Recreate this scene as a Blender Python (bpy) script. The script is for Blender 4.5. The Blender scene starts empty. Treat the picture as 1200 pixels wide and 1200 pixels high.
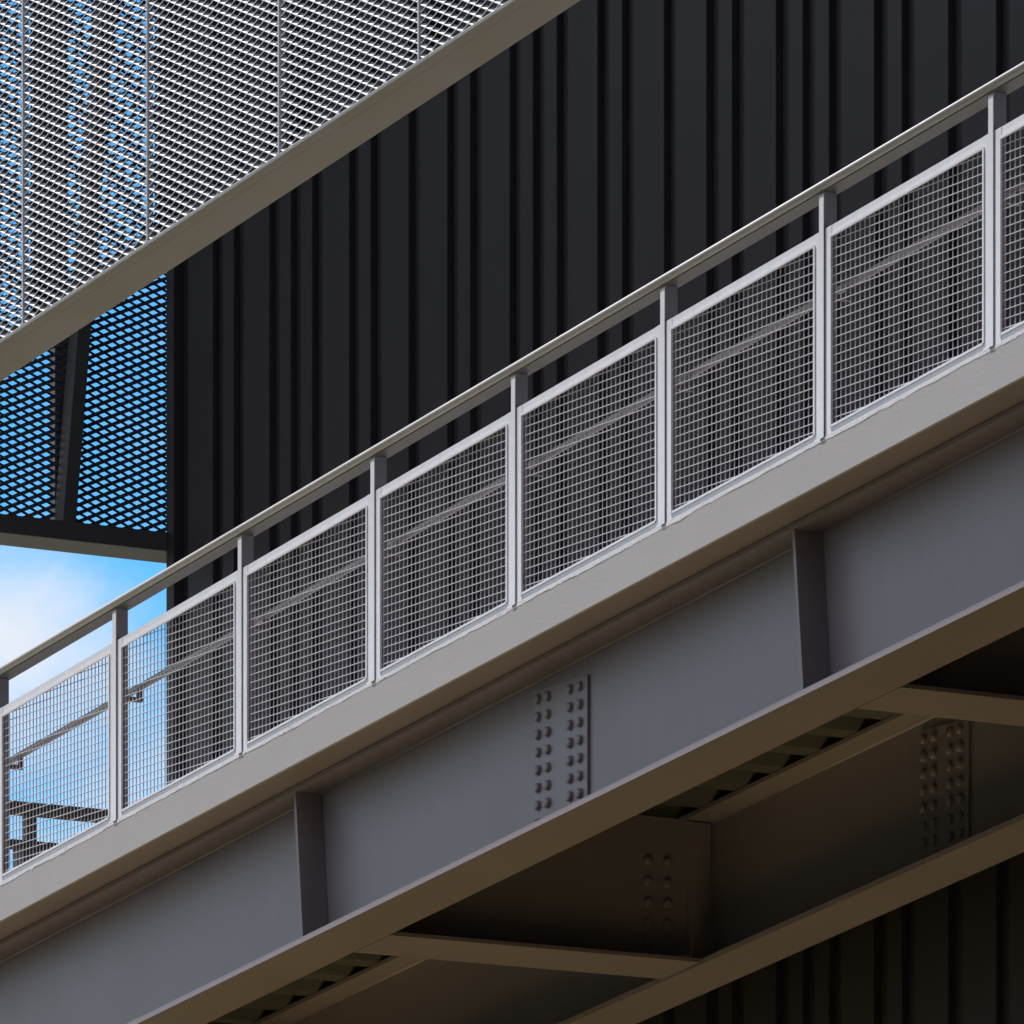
import bpy, math, random
from mathutils import Vector
random.seed(7)
sc = bpy.context.scene
COL = sc.collection

# ---------------------------------------------------------------- measured frame
# x runs along the footbridge (uphill to the right), y runs back towards the building, z is up
M = 0.10485            # rise of the footbridge per metre
CAM = (32.52, -18.82, 1.6)
CAM_RZ = math.atan2(0.86564, 0.50066)

# ---------------------------------------------------------------- mesh helpers
class MB:
    def __init__(self):
        self.v = []; self.f = []; self.smooth = []
    def add(self, verts, faces, smooth=False):
        o = len(self.v)
        self.v += [tuple(p) for p in verts]
        self.f += [tuple(i + o for i in f) for f in faces]
        self.smooth += [smooth] * len(faces)
    def box(self, x0, x1, y0, y1, z0, z1, m=M):
        """box whose bottom and top follow the slope m"""
        vs = [(x, y, z + m * x) for x in (x0, x1) for y in (y0, y1) for z in (z0, z1)]
        self.add(vs, [(0, 1, 3, 2), (4, 6, 7, 5), (0, 4, 5, 1), (2, 3, 7, 6), (0, 2, 6, 4), (1, 5, 7, 3)])
    def hexa(self, p):
        """8 points in the order of box()"""
        self.add(p, [(0, 1, 3, 2), (4, 6, 7, 5), (0, 4, 5, 1), (2, 3, 7, 6), (0, 2, 6, 4), (1, 5, 7, 3)])
    def rod(self, a, b, r, n=6, caps=True):
        a = Vector(a); b = Vector(b); d = (b - a).normalized()
        u = d.cross(Vector((0, 0, 1)) if abs(d.z) < .9 else Vector((1, 0, 0))).normalized(); w = d.cross(u)
        vs = []
        for p in (a, b):
            for k in range(n):
                t = 2 * math.pi * (k + .5) / n
                vs.append(p + u * r * math.cos(t) + w * r * math.sin(t))
        fs = [(k, (k + 1) % n, n + (k + 1) % n, n + k) for k in range(n)]
        o = len(self.v)
        self.add(vs, fs, True)
        if caps:
            self.f += [tuple(o + k for k in range(n))[::-1], tuple(o + n + k for k in range(n))]
            self.smooth += [False, False]
    def extrude(self, prof, axis_pts, closed=True):
        """prof = [(y, z)], extruded along x through axis_pts = [(x, dz)]"""
        n = len(prof); o = len(self.v); vs = []; fs = []
        for x, dz in axis_pts:
            vs += [(x, y, z + dz) for y, z in prof]
        for i in range(len(axis_pts) - 1):
            for k in range(n if closed else n - 1):
                k2 = (k + 1) % n
                fs.append((i * n + k, (i + 1) * n + k, (i + 1) * n + k2, i * n + k2))
        if closed:
            fs.append(tuple(range(n))); fs.append(tuple((len(axis_pts) - 1) * n + k for k in range(n))[::-1])
        self.add(vs, fs)
    def mesh(self, name, mat, bevel=None):
        me = bpy.data.meshes.new(name)
        me.from_pydata(self.v, [], self.f)
        me.polygons.foreach_set('use_smooth', self.smooth)
        me.materials.append(mat)
        import bmesh
        bm = bmesh.new(); bm.from_mesh(me)
        bmesh.ops.recalc_face_normals(bm, faces=bm.faces)
        if bevel:
            es = [e for e in bm.edges if len(e.link_faces) == 2 and e.calc_face_angle(0) > .6]
            bmesh.ops.bevel(bm, geom=es, offset=bevel, segments=2, affect='EDGES', profile=.6)
        bm.to_mesh(me); bm.free()
        return me
    def obj(self, name, mat, parent=None, loc=None, bevel=None):
        o = bpy.data.objects.new(name, self.mesh(name, mat, bevel)); COL.objects.link(o)
        if parent: o.parent = parent
        if loc: o.location = loc
        return o

def tag(o, label, cat, group=None):
    o['label'] = label; o['category'] = cat
    if group: o['group'] = group
    return o
def empty(name, loc, label, cat, group=None):
    o = bpy.data.objects.new(name, None); COL.objects.link(o); o.location = loc
    o.empty_display_size = .2
    return tag(o, label, cat, group)
def dup(o, loc, parent=None):
    c = o.copy(); COL.objects.link(c); c.location = loc
    if parent: c.parent = parent
    for ch in list(o.children):
        d = ch.copy(); COL.objects.link(d); d.parent = c
    return c

# ---------------------------------------------------------------- materials
def material(name, base, rough=.5, metal=0., var=.12, scale=3., bump=.0, bump_scale=40., streak=0., spec=.5, stain=None, stain_amt=0.):
    m = bpy.data.materials.new(name); m.use_nodes = True
    nt = m.node_tree; N = nt.nodes; L = nt.links
    b = N['Principled BSDF']
    b.inputs['Metallic'].default_value = metal
    b.inputs['Specular IOR Level'].default_value = spec
    tc = N.new('ShaderNodeTexCoord')
    nz = N.new('ShaderNodeTexNoise'); nz.inputs['Scale'].default_value = scale; nz.inputs['Detail'].default_value = 8; nz.inputs['Roughness'].default_value = .65
    L.new(tc.outputs['Object'], nz.inputs['Vector'])
    r = N.new('ShaderNodeMapRange'); r.inputs['From Min'].default_value = .25; r.inputs['From Max'].default_value = .75
    r.inputs['To Min'].default_value = 1 - var; r.inputs['To Max'].default_value = 1 + var
    L.new(nz.outputs['Fac'], r.inputs['Value'])
    mul = N.new('ShaderNodeVectorMath'); mul.operation = 'SCALE'
    mul.inputs[0].default_value = base
    L.new(r.outputs['Result'], mul.inputs['Scale'])
    col = mul.outputs['Vector']
    if streak:
        mp = N.new('ShaderNodeMapping'); mp.inputs['Scale'].default_value = (9, 9, .6)
        L.new(tc.outputs['Object'], mp.inputs['Vector'])
        n2 = N.new('ShaderNodeTexNoise'); n2.inputs['Scale'].default_value = 1.6; n2.inputs['Detail'].default_value = 6
        L.new(mp.outputs['Vector'], n2.inputs['Vector'])
        r2 = N.new('ShaderNodeMapRange'); r2.inputs['From Min'].default_value = .35; r2.inputs['From Max'].default_value = .7
        r2.inputs['To Min'].default_value = 1.0 + streak * .3; r2.inputs['To Max'].default_value = 1 - streak
        L.new(n2.outputs['Fac'], r2.inputs['Value'])
        m2 = N.new('ShaderNodeVectorMath'); m2.operation = 'SCALE'
        L.new(col, m2.inputs[0]); L.new(r2.outputs['Result'], m2.inputs['Scale'])
        col = m2.outputs['Vector']
    if stain:
        n3 = N.new('ShaderNodeTexNoise'); n3.inputs['Scale'].default_value = 11; n3.inputs['Detail'].default_value = 10; n3.inputs['Roughness'].default_value = .75
        L.new(tc.outputs['Object'], n3.inputs['Vector'])
        r3 = N.new('ShaderNodeMapRange'); r3.inputs['From Min'].default_value = .56; r3.inputs['From Max'].default_value = .72
        r3.inputs['To Min'].default_value = 0; r3.inputs['To Max'].default_value = stain_amt
        L.new(n3.outputs['Fac'], r3.inputs['Value'])
        mx = N.new('ShaderNodeMix'); mx.data_type = 'RGBA'
        L.new(r3.outputs['Result'], mx.inputs['Factor']); L.new(col, mx.inputs['A']); mx.inputs['B'].default_value = (*stain, 1)
        col = mx.outputs['Result']
    L.new(col, b.inputs['Base Color'])
    rr = N.new('ShaderNodeMapRange'); rr.inputs['To Min'].default_value = max(.05, rough - .12); rr.inputs['To Max'].default_value = min(1, rough + .12)
    L.new(nz.outputs['Fac'], rr.inputs['Value']); L.new(rr.outputs['Result'], b.inputs['Roughness'])
    if bump:
        n4 = N.new('ShaderNodeTexNoise'); n4.inputs['Scale'].default_value = bump_scale; n4.inputs['Detail'].default_value = 6
        L.new(tc.outputs['Object'], n4.inputs['Vector'])
        bp = N.new('ShaderNodeBump'); bp.inputs['Strength'].default_value = bump; bp.inputs['Distance'].default_value = .01
        L.new(n4.outputs['Fac'], bp.inputs['Height']); L.new(bp.outputs['Normal'], b.inputs['Normal'])
    return m

GIRDER = material('grey_girder_paint', (.218, .184, .198), .38, var=.07, scale=1.7, bump=.05, bump_scale=3.5, streak=.035, stain=(.13, .118, .115), stain_amt=.3)
FASCIA = material('pale_edge_concrete', (.365, .35, .355), .8, var=.04, scale=2.5, bump=.08, bump_scale=60, stain=(.27, .25, .255), stain_amt=.35)
MORTAR = material('white_mortar', (.62, .60, .62), .9, var=.12, scale=30, bump=.15, bump_scale=90, stain=(.2, .19, .18), stain_amt=.6)
GALV = material('galvanised_steel', (.76, .75, .80), .45, metal=.15, var=.07, scale=14, bump=.04, bump_scale=60)
WIRE = material('galvanised_wire', (.52, .50, .55), .45, metal=.2, var=.08, scale=30)
RAIL = material('handrail_steel', (.42, .41, .41), .6, metal=.25, var=.07, scale=12)
DECK = material('deck_sheet_steel', (.07, .067, .06), .6, var=.15, scale=5)
CLAD = material('charcoal_cladding', (.0215, .0188, .0215), .6, var=.12, scale=1.3, bump=.08, bump_scale=2.2, spec=.25)
POST = material('shaded_post_steel', (.2, .2, .235), .45, var=.06, scale=10)  # base darkened to paint in the shade on the post sides
PLATE = material('shaded_plate_steel', (.085, .083, .074), .5, var=.08, scale=8)  # kept dark to paint in the shade under the handrail
CANOPY = material('canopy_mesh_steel', (.53, .53, .56), .5, metal=.1, var=.08, scale=20)
BEAM = material('canopy_beam_steel', (.185, .178, .145), .4, var=.05, scale=4)
DARK = material('dark_screen_steel', (.045, .045, .05), .55, var=.1, scale=8)
SCREEN = material('dark_screen_mesh', (.03, .033, .045), .5, var=.1, scale=20)
FARFR = material('far_frame_steel', (.05, .046, .043), .6, var=.1, scale=4)
GROUND = material('grass_ground', (.025, .027, .012), .95, var=.25, scale=.5, bump=.4, bump_scale=6)
BOUNCE = material('bounce_sand', (.72, .55, .24), .95, var=.2, scale=.8, bump=.4, bump_scale=9)

# ---------------------------------------------------------------- footbridge
SA, SB = -15.0, 9.0            # ends of the footbridge
bridge = empty('footbridge', (0, 1.3, 8.6), 'sloping steel footbridge with grey plate girders and a pale concrete edge', 'footbridge')
def bpart(mb, name, mat, parent=bridge, bevel=None):
    o = mb.obj(name, mat, parent, bevel=bevel)
    if parent is bridge: o.location = (0, -1.3, -8.6)
    return o
def line(n=2, a=SA, b=SB): return [(a + (b - a) * i / (n - 1), M * (a + (b - a) * i / (n - 1))) for i in range(n)]

mb = MB()
mb.extrude([(0, 8.623), (.002, 8.621), (.0145, 8.621), (.0145, 8.802), (.004, 8.802), (0, 8.798)], line())
edge = bpart(mb, 'deck_edge', FASCIA)
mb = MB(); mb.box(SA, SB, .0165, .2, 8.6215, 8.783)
mb.obj('edge_beam', GIRDER, edge)  # underside given darker girder paint to deepen its shaded tone
# ragged mortar bead under the railing frames
mb = MB(); n = 3600
rr = random.Random(3)
low = []; val = 0
for i in range(n + 1):
    val = val * .93 + rr.gauss(0, 1) * .0007
    spike = (rr.random() < .05) * rr.uniform(-.009, .009)
    low.append(8.790 + max(-.014, min(.016, val + spike)))
vs = []; fs = []; wob = .003
for i in range(n + 1):
    wob = wob * .93 + (.0014 + rr.gauss(0, .0010)) * .07 + rr.gauss(0, .00012)
    x = -11 + 18 * i / n; pr = max(.0008, wob)
    h = low[i]; dz = M * x
    vs += [(x, .001, h + dz), (x, -pr, h + .006 + dz), (x, -pr * .8, 8.812 + dz), (x, .03, 8.822 + dz)]
for i in range(n):
    for k in range(3):
        fs.append((4 * i + k, 4 * i + 4 + k, 4 * i + 5 + k, 4 * i + 1 + k))
mb.add(vs, fs)
mo = mb.obj('mortar_bead', MORTAR, edge)

mb = MB(); mb.box(SA, SB, .202, 2.75, 8.69, 8.78)
bpart(mb, 'deck_slab', FASCIA)
mb = MB(); mb.box(SA, SB, 2.752, 2.95, 8.621, 8.785)
bpart(mb, 'deck_edge', FASCIA)
# trapezoidal deck sheet: ribs run across the bridge
mb = MB(); pts = []; x = SA
while x < SB - .34:
    pts += [(x, 8.6225), (x + .12, 8.6225), (x + .17, 8.684), (x + .28, 8.684)]; x += .33
o = []
for x, z in pts: o += [(x, .204, z + M * x), (x, 2.74, z + M * x)]
mb.add(o, [(2 * i, 2 * i + 1, 2 * i + 3, 2 * i + 2) for i in range(len(pts) - 1)])
bpart(mb, 'deck_sheet', DECK)

def bolt_mesh():
    m_ = MB(); n = 12
    prof = [(.027, .0), (.027, .004), (.0225, .0042), (.0225, .012), (.017, .017), (.007, .019)]
    vs = [(r * math.cos(2 * math.pi * k / n), -h, r * math.sin(2 * math.pi * k / n)) for r, h in prof for k in range(n)]
    fs = [(i * n + k, i * n + (k + 1) % n, (i + 1) * n + (k + 1) % n, (i + 1) * n + k) for i in range(len(prof) - 1) for k in range(n)]
    fs.append(tuple((len(prof) - 1) * n + k for k in range(n)))
    m_.add(vs, fs)
    return m_.mesh('bolt', GIRDER)
BOLT = bolt_mesh()
def bolt(parent, p, rz=0.):
    o = bpy.data.objects.new('bolt', BOLT); COL.objects.link(o); o.parent = parent; o.location = p
    o.scale = (random.uniform(.95, 1.05),) * 3
    if rz: o.rotation_euler = (0, 0, rz)
    return o

Y0 = .18                       # front edge of the near girder's flanges
def girder(y):
    """plate girder: flanges .33 wide, web in the middle"""
    w = y + .165
    m_ = MB()
    t = [(y, 7.857), (y + .33, 7.857), (y + .33, 7.884), (y, 7.884)]
    m_.extrude(t, line())
    m_.extrude([(y, 8.597), (y + .33, 8.597), (y + .33, 8.6185), (y, 8.6185)], line())
    m_.extrude([(w - .008, 7.886), (w + .008, 7.886), (w + .008, 8.595), (w - .008, 8.595)], line())
    # weld beads
    for sgn in (-1, 1):
        a = w + sgn * .0075
        m_.extrude([(a, 8.5965), (a + sgn * .007, 8.5965), (a + sgn * .003, 8.593), (a, 8.589)], line())
        m_.extrude([(a, 7.8845), (a + sgn * .011, 7.8845), (a + sgn * .005, 7.889), (a, 7.895)], line())
    return bpart(m_, 'girder', GIRDER)
def stiffener(g, x, ya, yb):
    m_ = MB(); h = 8.595 - 7.886; t = .011
    ps = []
    for dx in (-t, t):
        for yy in (ya, yb):
            for hz in (7.886, 8.595):
                xx = x + dx - M * (hz - 7.886)
                ps.append((xx, yy, hz + M * (x + dx)))
    m_.hexa(ps)
    return m_.obj('stiffener', GIRDER, g, bevel=.0025)
def splice(g, y, x0, x1, cols, zt, rows, pitch, zb):
    m_ = MB(); m_.box(x0, x1, y - .014, y - .0005, zb, zt + .045, 0)
    m_.obj('splice_plate', GIRDER, g, bevel=.002)
    for cx in cols:
        for r in range(rows):
            bolt(g, (cx, y - .014, zt - r * pitch))

near = girder(Y0)
far = girder(2.262)
XB = [-11.24, -6.79, -2.345, 2.13, 6.6]          # bays of stiffeners and cross beams
for x in XB:
    stiffener(near, x, Y0 + .012, Y0 + .1565)
    stiffener(far, x + .125, 2.262 + .012, 2.262 + .1565)
    stiffener(near, x + .06, Y0 + .1735, Y0 + .30)
splice(near, Y0 + .157, -.385, .098, (-.34, -.252, -.053, .034), 8.470, 7, .0805, 7.925)
splice(far, 2.262 + .157, -.38, .045, (-.333, -.245, -.108, -.02), 8.470, 7, .0805, 7.925)
for x in XB:
    m_ = MB(); c = x + .085
    m_.box(c - .175, c + .175, Y0 + .346, 2.246, 7.8625, 7.881)
    m_.box(c - .007, c + .007, Y0 + .332, 2.41, 7.883, 8.590)
    cb = bpart(m_, 'cross_beam', GIRDER, bevel=None)
    for yy in (2.05, 2.16):
        for r in range(5):
            bolt(cb, (c + .007, yy, 8.38 + M * c - r * .1), math.pi / 2)

# ---------------------------------------------------------------- railing
railing = empty('railing', (0, .03, 8.8), 'galvanised railing of wire mesh panels and flat posts along the footbridge edge', 'railing')
K0, K1, W = -8, 5, 1.3
def rpart(o): o.parent = railing; return o
BASE = Vector((0, -.03, -8.8))
def at(k): return Vector((k * W, 0, M * k * W)) + BASE

m_ = MB()
m_.box(-.0145, .0145, -.003, .063, 8.8035, 9.8495)
post0 = rpart(m_.obj('post', POST, bevel=.002)); post0.location = at(K0)
m_ = MB(); m_.box(-.0175, .0175, -.0065, -.0035, 8.811, 9.838); m_.obj('lit_front_strip', GALV, post0)  # pale strip paints the sunlit look onto the post front
for k in range(K0 + 1, K1 + 1): dup(post0, at(k), railing)

def panel():
    xa, xb = .0185, W - .0185; fw = .05
    m_ = MB()
    za, zb = 8.813, 9.690
    y0, y1 = .001, .006
    m_.box(xa, xa + fw, y0, y1, za, zb)
    m_.box(xb - fw, xb, y0, y1, za, zb)
    m_.box(xa + fw + .0005, xb - fw - .0005, y0 + .0015, y1, zb - .05, zb)
    m_.box(xa + fw + .0005, xb - fw - .0005, y0 + .0015, y1, za, za + .034)
    # returned lips of the angle frame
    m_.box(xa, xb, y1 + .0005, y1 + .03, zb - .006, zb)
    m_.box(xa, xb, y1 + .0005, y1 + .03, za, za + .006)
    # raised clamping strips round the opening
    s = .011
    m_.box(xa + fw - s, xa + fw, y0 - .005, y0 - .0003, za + .03, zb - .046)
    m_.box(xb - fw, xb - fw + s, y0 - .005, y0 - .0003, za + .03, zb - .046)
    m_.box(xa + fw + .001, xb - fw - .001, y0 - .004, y0 + .001, zb - .05, zb - .038)
    m_.box(xa + fw + .001, xb - fw - .001, y0 - .004, y0 + .001, za + .024, za + .034)
    fr = m_.obj('infill_panel', GALV)
    w_ = MB(); p = .0375; r = .0026
    lo, hi = za + .02, zb - .035; ya = y1 + .0035
    x = xa + fw - .01 + p * .6
    while x < xb - fw + .01:
        w_.rod((x, ya + r * 1.7, lo + M * x), (x, ya + r * 1.7, hi + M * x), r * 1.0, 6, False); x += p
    z = lo + .01
    while z < hi + M * W:
        s0 = max(xa + fw - .012, (z - hi) / M); s1 = min(xb - fw + .012, (z - lo) / M)
        if s1 - s0 > .02: w_.rod((s0, ya, z), (s1, ya, z), r * .95, 6, False)
        z += p
    w_.obj('wire_mesh', WIRE, fr)
    return fr
p0 = rpart(panel()); p0.location = at(K0)
rw = random.Random(11)
for k in range(K0 + 1, K1):
    q = dup(p0, at(k) + Vector((0, rw.uniform(-.001, .001), rw.uniform(-.002, .002))), railing)
    q.children[0].location = (rw.uniform(-.007, .007), 0, rw.uniform(-.009, .009))

# handrail: round tube lying on a flat bar
m_ = MB(); xa, xb = K0 * W - .1, K1 * W + .1
ln = line(2, xa, xb)
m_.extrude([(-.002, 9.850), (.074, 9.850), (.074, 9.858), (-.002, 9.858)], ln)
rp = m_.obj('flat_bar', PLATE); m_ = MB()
tube = [(.002 + .0205 * math.cos(2 * math.pi * k / 20), 9.8775 + .0205 * math.sin(2 * math.pi * k / 20)) for k in range(20)]
m_.extrude(tube, ln)
hr = rpart(m_.obj('handrail', RAIL)); hr.location = BASE
rp.parent = hr
for i, pl in enumerate(hr.data.polygons):
    if len(pl.vertices) == 4: pl.use_smooth = abs(pl.normal.z) < .985 or pl.center.z > 9.87 + M * pl.center.x
# inner grab rail on brackets
m_ = MB()
m_.extrude([(.135 + .018 * math.cos(2 * math.pi * k / 14), 9.478 + .018 * math.sin(2 * math.pi * k / 14)) for k in range(14)], ln)
gr = rpart(m_.obj('grab_rail', RAIL)); gr.location = BASE
for pl in gr.data.polygons: pl.use_smooth = len(pl.vertices) == 4
m_ = MB()
m_.box(-.012, .012, .0635, .146, 9.405, 9.425)
m_.box(-.012, .012, .126, .144, 9.4255, 9.4605)
b0 = m_.obj('bracket', PLATE, gr); b0.location = (K0 * W, 0, M * K0 * W)
for k in range(K0 + 1, K1 + 1): dup(b0, (k * W, 0, M * k * W), gr)

# ---------------------------------------------------------------- dark clad building
BY = 3.0; BX = -9.075
bld = empty('clad_building', (BX, BY, 0), 'tall charcoal building clad in vertical metal boards of two widths', 'building')
m_ = MB(); m_.box(.012, 26, .06, 14, -.3, 19, 0); m_.obj('wall', CLAD, bld)
m_ = MB(); m_.box(0, .092, -.004, .2, -.3, 19.1, 0); m_.obj('corner_trim', CLAD, bld, bevel=.003)
m_ = MB(); x = .095; seq = 'WNWNNWNW'; i = 0
rr = random.Random(5)
while x < 25.4:
    w = (.4145 if seq[i % 8] == 'W' else .2445); g = .118
    y = rr.uniform(-.002, .002)
    m_.box(x + g, x + w, y + .02, .0585, -.3, 19, 0); x += w; i += 1
m_.obj('cladding', CLAD, bld, bevel=.004)
m_ = MB(); m_.box(-8, 26.05, -3.2, 14.05, 19.12, 19.5, 0); m_.obj('roof', CLAD, bld)  # unseen overhang stretched out to shade the wall below
# unseen blocks added to cut light from the right
m_ = MB()
for x0, x1, y0 in ((9.3, 15.99, -3.0), (16, 21.99, -6.8), (22, 26, -10.4)): m_.box(x0 - BX, x1 - BX, y0 - BY, .05, -.3, 30 - .01 * x0, 0)
m_.obj('blocker_wing', CLAD, bld)

# ---------------------------------------------------------------- expanded metal
def expanded(n_l, n_s, L, S, w, tilt, th, clip, to3):
    """diamond mesh of twisted strands; (u, v) plane, d = depth"""
    m_ = MB()
    cd, sd = math.cos(tilt), math.sin(tilt)
    seg = []
    for i in range(-1, n_s * 2 + 2):
        for k in range(-1, n_l * 2 + 2):
            if (k + i) % 2: continue
            for dk in (-1, 1):
                seg.append((k * L / 2, i * S / 2, (k + dk) * L / 2, (i + 1) * S / 2))
    for u0, v0, u1, v1 in seg:
        c = clip(u0, v0, u1, v1)
        if not c: continue
        u0, v0, u1, v1 = c
        du, dv = u1 - u0, v1 - v0; l = math.hypot(du, dv)
        if l < .004: continue
        nu, nv = -dv / l, du / l
        ps = []
        for (u, v) in ((u0, v0), (u1, v1)):
            for e in (-.5, .5):
                for t in (-.5, .5):
                    # width direction runs back into the depth and rises by the tilt
                    ps.append(to3(u + nu * th * t, v + nv * th * t + e * w * sd, e * w * cd))
        m_.hexa(ps)
    return m_

# mesh-clad upper flight, parallel to the footbridge and in front of it
CY = -1.5; PW = 1.237; CZ = 10.465; CH = 2.3
upper = empty('mesh_clad_gallery', (-1.931, CY, CZ), 'pale expanded metal screen above a sloping olive grey edge beam', 'mesh screen')
uo = Vector((1.931, -CY, -CZ))
A, B = -1.931 - 6 * PW, -1.931 + 6 * PW
m_ = MB()
la = line(2, A, B)
m_.extrude([(CY, CZ - .001), (CY + .062, CZ - .001), (CY + .062, CZ + .012), (CY, CZ + .012)], la)
m_.extrude([(CY + .0645, CZ), (CY + .2575, CZ), (CY + .2575, CZ + .09), (CY + .0645, CZ + .09)], la)
o = m_.obj('edge_beam', BEAM, upper); o.location = uo
m_ = MB(); m_.extrude([(CY + .01, CZ + CH + .005), (CY + .25, CZ + CH + .005), (CY + .25, CZ + CH + .2), (CY + .01, CZ + CH + .2)], la)
o = m_.obj('top_beam', BEAM, upper); o.location = uo
EL, ES = .104, .0438
def clip_panel(u0, v0, u1, v1):
    lo, hi = .006, PW - .008
    if u0 > u1: u0, v0, u1, v1 = u1, v1, u0, v0
    if u1 <= lo or u0 >= hi: return None
    if u0 < lo: v0 += (v1 - v0) * (lo - u0) / (u1 - u0); u0 = lo
    if u1 > hi: v1 = v0 + (v1 - v0) * (hi - u0) / (u1 - u0); u1 = hi
    d0, d1 = v0 - M * u0 - .016, v1 - M * u1 - .016
    if d0 < 0 and d1 < 0: return None
    if d0 < 0: t = d0 / (d0 - d1); u0 += (u1 - u0) * t; v0 += (v1 - v0) * t
    elif d1 < 0: t = d0 / (d0 - d1); u1 = u0 + (u1 - u0) * t; v1 = v0 + (v1 - v0) * t
    if v0 - M * u0 > CH - .01 or v1 - M * u1 > CH - .01: return None
    return u0, v0, u1, v1
m_ = expanded(13, int((CH + .3) / ES) + 1, EL, ES, .021, math.radians(45), .0035, clip_panel, lambda u, v, d: (u, .014 + d, v))
pm = m_.obj('mesh_panel', CANOPY, upper)
m_ = MB()
m_.box(.001, .005, .001, .032, .014, CH - .005); m_.box(PW - .006, PW - .002, .001, .032, .014, CH - .005)
m_.box(.0055, PW - .0065, .002, .006, .0125, .0165)
m_.obj('panel_frame', CANOPY, pm)
m_ = MB(); m_.box(-.004, .02, .045, .185, .012, CH - .005)
fin = m_.obj('mullion', DARK, upper)
for k in range(-6, 6):
    l = (k * PW, 0, M * k * PW + M * -1.931)
    if k == -6: pm.location = l; fin.location = l
    else: dup(pm, l, upper); dup(fin, l, upper)

# cross screen between the upper flight and the corner of the building
SX = BX
cross = empty('mesh_screen', (SX, 0, 10.4), 'dark expanded metal screen against the sky above a level beam, left of the building', 'mesh screen')
ZB = 10.9095
m_ = MB(); m_.box(-.31, -.002, CY + .27, BY + .3, .0, .102, 0); m_.obj('beam', BEAM, cross)
m_ = MB(); m_.box(-.0015, .006, CY + .27, BY - .002, .0015, .104, 0); m_.obj('shade_face', DARK, cross)  # dark sheet painting shade onto the beam's right-hand face
cross.location = (SX, 0, ZB)
SL, SS = .104, .0470
HH = 4.2; y0s, y1s = CY + .27, BY + .3
def clip_screen(u0, v0, u1, v1):
    if min(u0, u1) < y0s or max(u0, u1) > y1s or min(v0, v1) < .108 or max(v0, v1) > HH: return None
    return u0, v0, u1, v1
m_ = expanded(47, int(HH / SS) + 1, SL, SS, .0215, math.radians(58), .0045, lambda a, b, c, d: clip_screen(a + y0s, b, c + y0s, d) and (a, b, c, d), lambda u, v, d: (-.13 - d, u + y0s, v))
m_.obj('mesh_panel', SCREEN, cross)

m_ = MB(); yy = CY + .39
while yy < BY:
    m_.box(-.225, -.165, yy + .07, yy + .155, .1025, HH, 0); yy += 1.14
m_.obj('post', BEAM, cross)
m_ = MB(); m_.box(-.2, -.02, CY + .27, BY - .02, HH + .002, HH + .12, 0); m_.obj('top_rail', BEAM, cross)

# leaning column standing on the beam in front of the screen
m_ = MB(); zb, zt = 11.0125, 15.1; ln_ = .087
ps = []
for x in (0, .112):
    for y in (0, .082):
        for z in (0, zt - zb): ps.append((x, y + ln_ * z, z))
m_.hexa(ps)
lc = m_.obj('leaning_column', DARK, loc=(-9.19, 2.348, zb), bevel=.003)
tag(lc, 'dark steel column leaning slightly in front of the sky-lit mesh screen', 'column')

# open steel frame far behind
fx = -16.0
fr = empty('steel_frame', (fx, 5.6, 0), 'dark open steel frame of beams and columns far behind the railing at lower left', 'steel frame')
def fpart(m_, n): o = m_.obj(n, FARFR, fr); o.location = (-fx, -5.6, 0)
for z0, z1 in ((10.66, 10.732), (10.436, 10.483)):
    m_ = MB(); m_.box(fx - .12, fx, 3.2, 9.6, z0, z1, 0); fpart(m_, 'beam')
for y in (3.5, 5.655, 7.8):
    m_ = MB()
    m_.box(fx - .10, fx - .02, y - .033, y + .037, 10.484, 10.659, 0)
    m_.box(fx - .13, fx + .01, y - .085, y + .055, 0, 10.435, 0)
    fpart(m_, 'column')

# ---------------------------------------------------------------- ground
m_ = MB(); m_.box(-200, 200, -2.1, 1.3, -.2, .004, 0)  # pale reflector strip added to light the undersides above it
p = m_.obj('bounce_strip', BOUNCE); p['kind'] = 'structure'; p['label'] = 'added pale ground strip bouncing light up under the footbridge'
nb = empty('blocker_building', (50, -30, 0), 'unseen dark block added behind the viewpoint to hold off light from the right', 'building')  # added blocker, keeps the right-facing sides dark
m_ = MB(); m_.box(-14.5, 30, -40, 45, -.3, 32, 0); m_.obj('wall', CLAD, nb)
m_ = MB(); m_.box(-14.8, 30.3, -40.3, 45.3, 32.01, 32.6, 0); m_.obj('roof', CLAD, nb)
m_ = MB(); n = 1; m_.add([(-600, -600, 0), (600, -600, 0), (600, 600, 0), (-600, 600, 0)], [(0, 1, 2, 3)])
g = m_.obj('ground', GROUND); g['kind'] = 'structure'; g['label'] = 'rough grass ground around the footbridge'

# ---------------------------------------------------------------- light
sun_dir = Vector((-.34, -.232, .915)).normalized()       # towards the sun
sun = bpy.data.lights.new('sun', 'SUN'); sun.energy = 5.0; sun.angle = math.radians(.53); sun.color = (1, .96, .94)
so = bpy.data.objects.new('sun', sun); COL.objects.link(so)
so.rotation_euler = sun_dir.to_track_quat('Z', 'Y').to_euler(); so.location = (0, -10, 30)

w = bpy.data.worlds.new('World'); sc.world = w; w.use_nodes = True
nt = w.node_tree; N = nt.nodes; L = nt.links
bg = N['Background']; bg.inputs['Strength'].default_value = .11
sky = N.new('ShaderNodeTexSky'); sky.sky_type = 'NISHITA'; sky.sun_disc = False
sky.sun_elevation = math.asin(sun_dir.z); sky.sun_rotation = math.atan2(sun_dir.x, sun_dir.y)
sky.air_density = 1.0; sky.dust_density = .3; sky.ozone_density = 3.0
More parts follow.
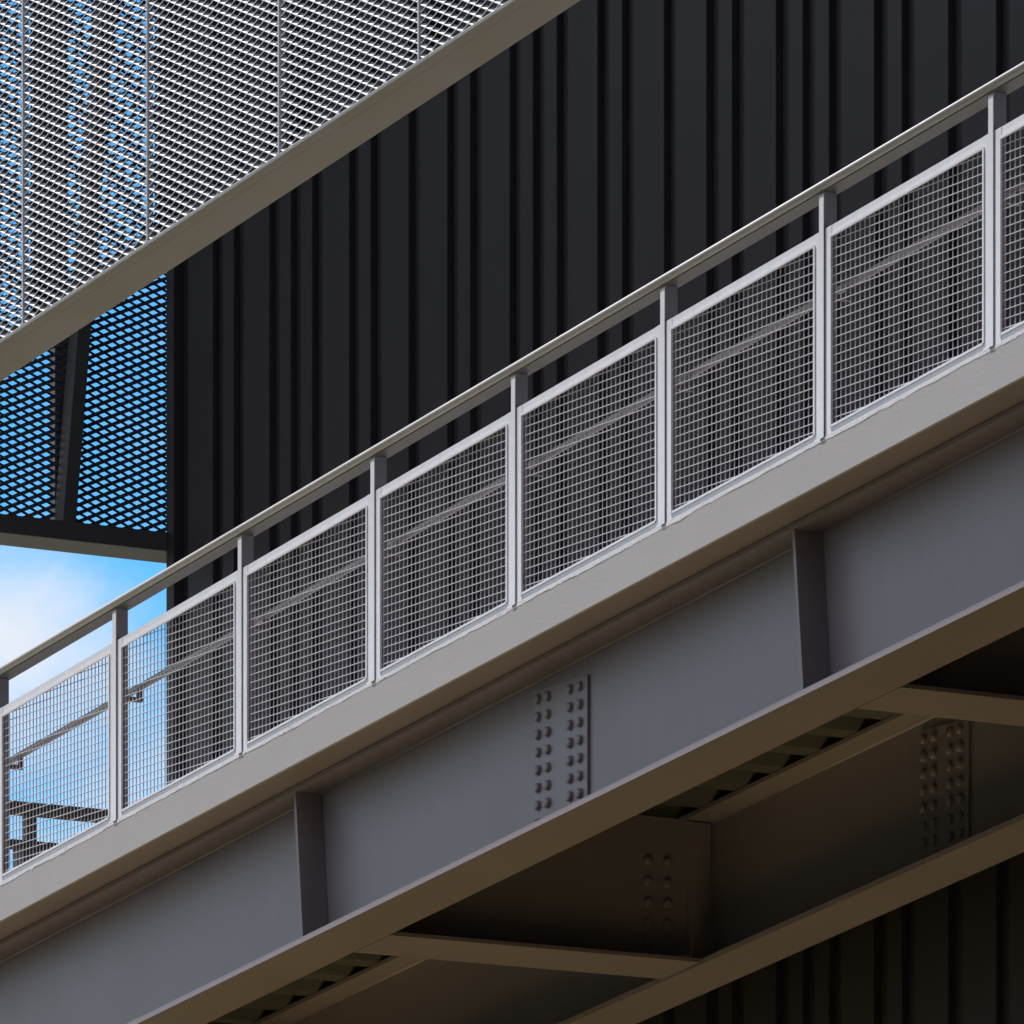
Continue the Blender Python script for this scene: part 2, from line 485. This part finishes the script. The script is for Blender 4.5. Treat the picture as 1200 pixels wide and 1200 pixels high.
# thin white cloud drifting over the blue
tc = N.new('ShaderNodeTexCoord')
nz = N.new('ShaderNodeTexNoise'); nz.noise_dimensions = '4D'; nz.inputs['W'].default_value = 2.3
nz.inputs['Scale'].default_value = 26; nz.inputs['Detail'].default_value = 9; nz.inputs['Roughness'].default_value = .55; nz.inputs['Distortion'].default_value = .6
mp = N.new('ShaderNodeMapping'); mp.inputs['Scale'].default_value = (1, 1, 1.5)
L.new(tc.outputs['Generated'], mp.inputs['Vector']); L.new(mp.outputs['Vector'], nz.inputs['Vector'])
def px_dir(px, py):
    a = (px - 600) / 9800; e = (2590 - py) / 9800
    s, c = .86564, .50066
    return Vector((-s + a * c, c + a * s, e)).normalized()
c0 = px_dir(5, 735)
dp = N.new('ShaderNodeVectorMath'); dp.operation = 'DISTANCE'; dp.inputs[1].default_value = c0
nrm = N.new('ShaderNodeVectorMath'); nrm.operation = 'NORMALIZE'
L.new(tc.outputs['Generated'], nrm.inputs[0]); L.new(nrm.outputs['Vector'], dp.inputs[0])
near_c = N.new('ShaderNodeMapRange'); near_c.inputs['From Min'].default_value = .0; near_c.inputs['From Max'].default_value = .02
near_c.inputs['To Min'].default_value = .20; near_c.inputs['To Max'].default_value = -.12
L.new(dp.outputs['Value'], near_c.inputs['Value'])
ad = N.new('ShaderNodeMath'); L.new(nz.outputs['Fac'], ad.inputs[0]); L.new(near_c.outputs['Result'], ad.inputs[1])
cl = N.new('ShaderNodeMapRange'); cl.interpolation_type = 'SMOOTHSTEP'
cl.inputs['From Min'].default_value = .38; cl.inputs['From Max'].default_value = .86
L.new(ad.outputs['Value'], cl.inputs['Value'])
mix = N.new('ShaderNodeMix'); mix.data_type = 'RGBA'
hs = N.new('ShaderNodeHueSaturation'); hs.inputs['Saturation'].default_value = 1.5; hs.inputs['Value'].default_value = 1.22; hs.inputs['Hue'].default_value = .497
L.new(sky.outputs['Color'], hs.inputs['Color'])
# unseen broken cloud added over the rest of the sky to whiten the light
n2 = N.new('ShaderNodeTexNoise'); n2.inputs['Scale'].default_value = 2.6; n2.inputs['Detail'].default_value = 8; n2.inputs['Roughness'].default_value = .55
L.new(nrm.outputs['Vector'], n2.inputs['Vector'])
b2 = N.new('ShaderNodeMapRange'); b2.interpolation_type = 'SMOOTHSTEP'; b2.inputs['From Min'].default_value = .36; b2.inputs['From Max'].default_value = .54
L.new(n2.outputs['Fac'], b2.inputs['Value'])
far_c = N.new('ShaderNodeMapRange'); far_c.inputs['From Min'].default_value = .14; far_c.inputs['From Max'].default_value = .35
L.new(dp.outputs['Value'], far_c.inputs['Value'])
m3 = N.new('ShaderNodeMath'); m3.operation = 'MULTIPLY'; L.new(b2.outputs['Result'], m3.inputs[0]); L.new(far_c.outputs['Result'], m3.inputs[1])
m4 = N.new('ShaderNodeMath'); m4.operation = 'MAXIMUM'; L.new(m3.outputs['Value'], m4.inputs[0]); L.new(cl.outputs['Result'], m4.inputs[1])
L.new(m4.outputs['Value'], mix.inputs['Factor']); L.new(hs.outputs['Color'], mix.inputs['A'])
mix.inputs['B'].default_value = (5.9, 6.1, 6.5, 1)
L.new(mix.outputs['Result'], bg.inputs['Color'])

# ---------------------------------------------------------------- camera
cam = bpy.data.cameras.new('camera'); co = bpy.data.objects.new('camera', cam); COL.objects.link(co)
co.location = CAM; co.rotation_euler = (math.pi / 2, 0, CAM_RZ)
cam.sensor_width = 36; cam.lens = 9800 / 1200 * 36
cam.shift_y = (2590 - 600) / 1200
cam.clip_start = .5; cam.clip_end = 3000
sc.camera = co
sc.view_settings.view_transform = 'Standard'; sc.view_settings.look = 'None'
sc.view_settings.exposure = .4; sc.view_settings.gamma = 1
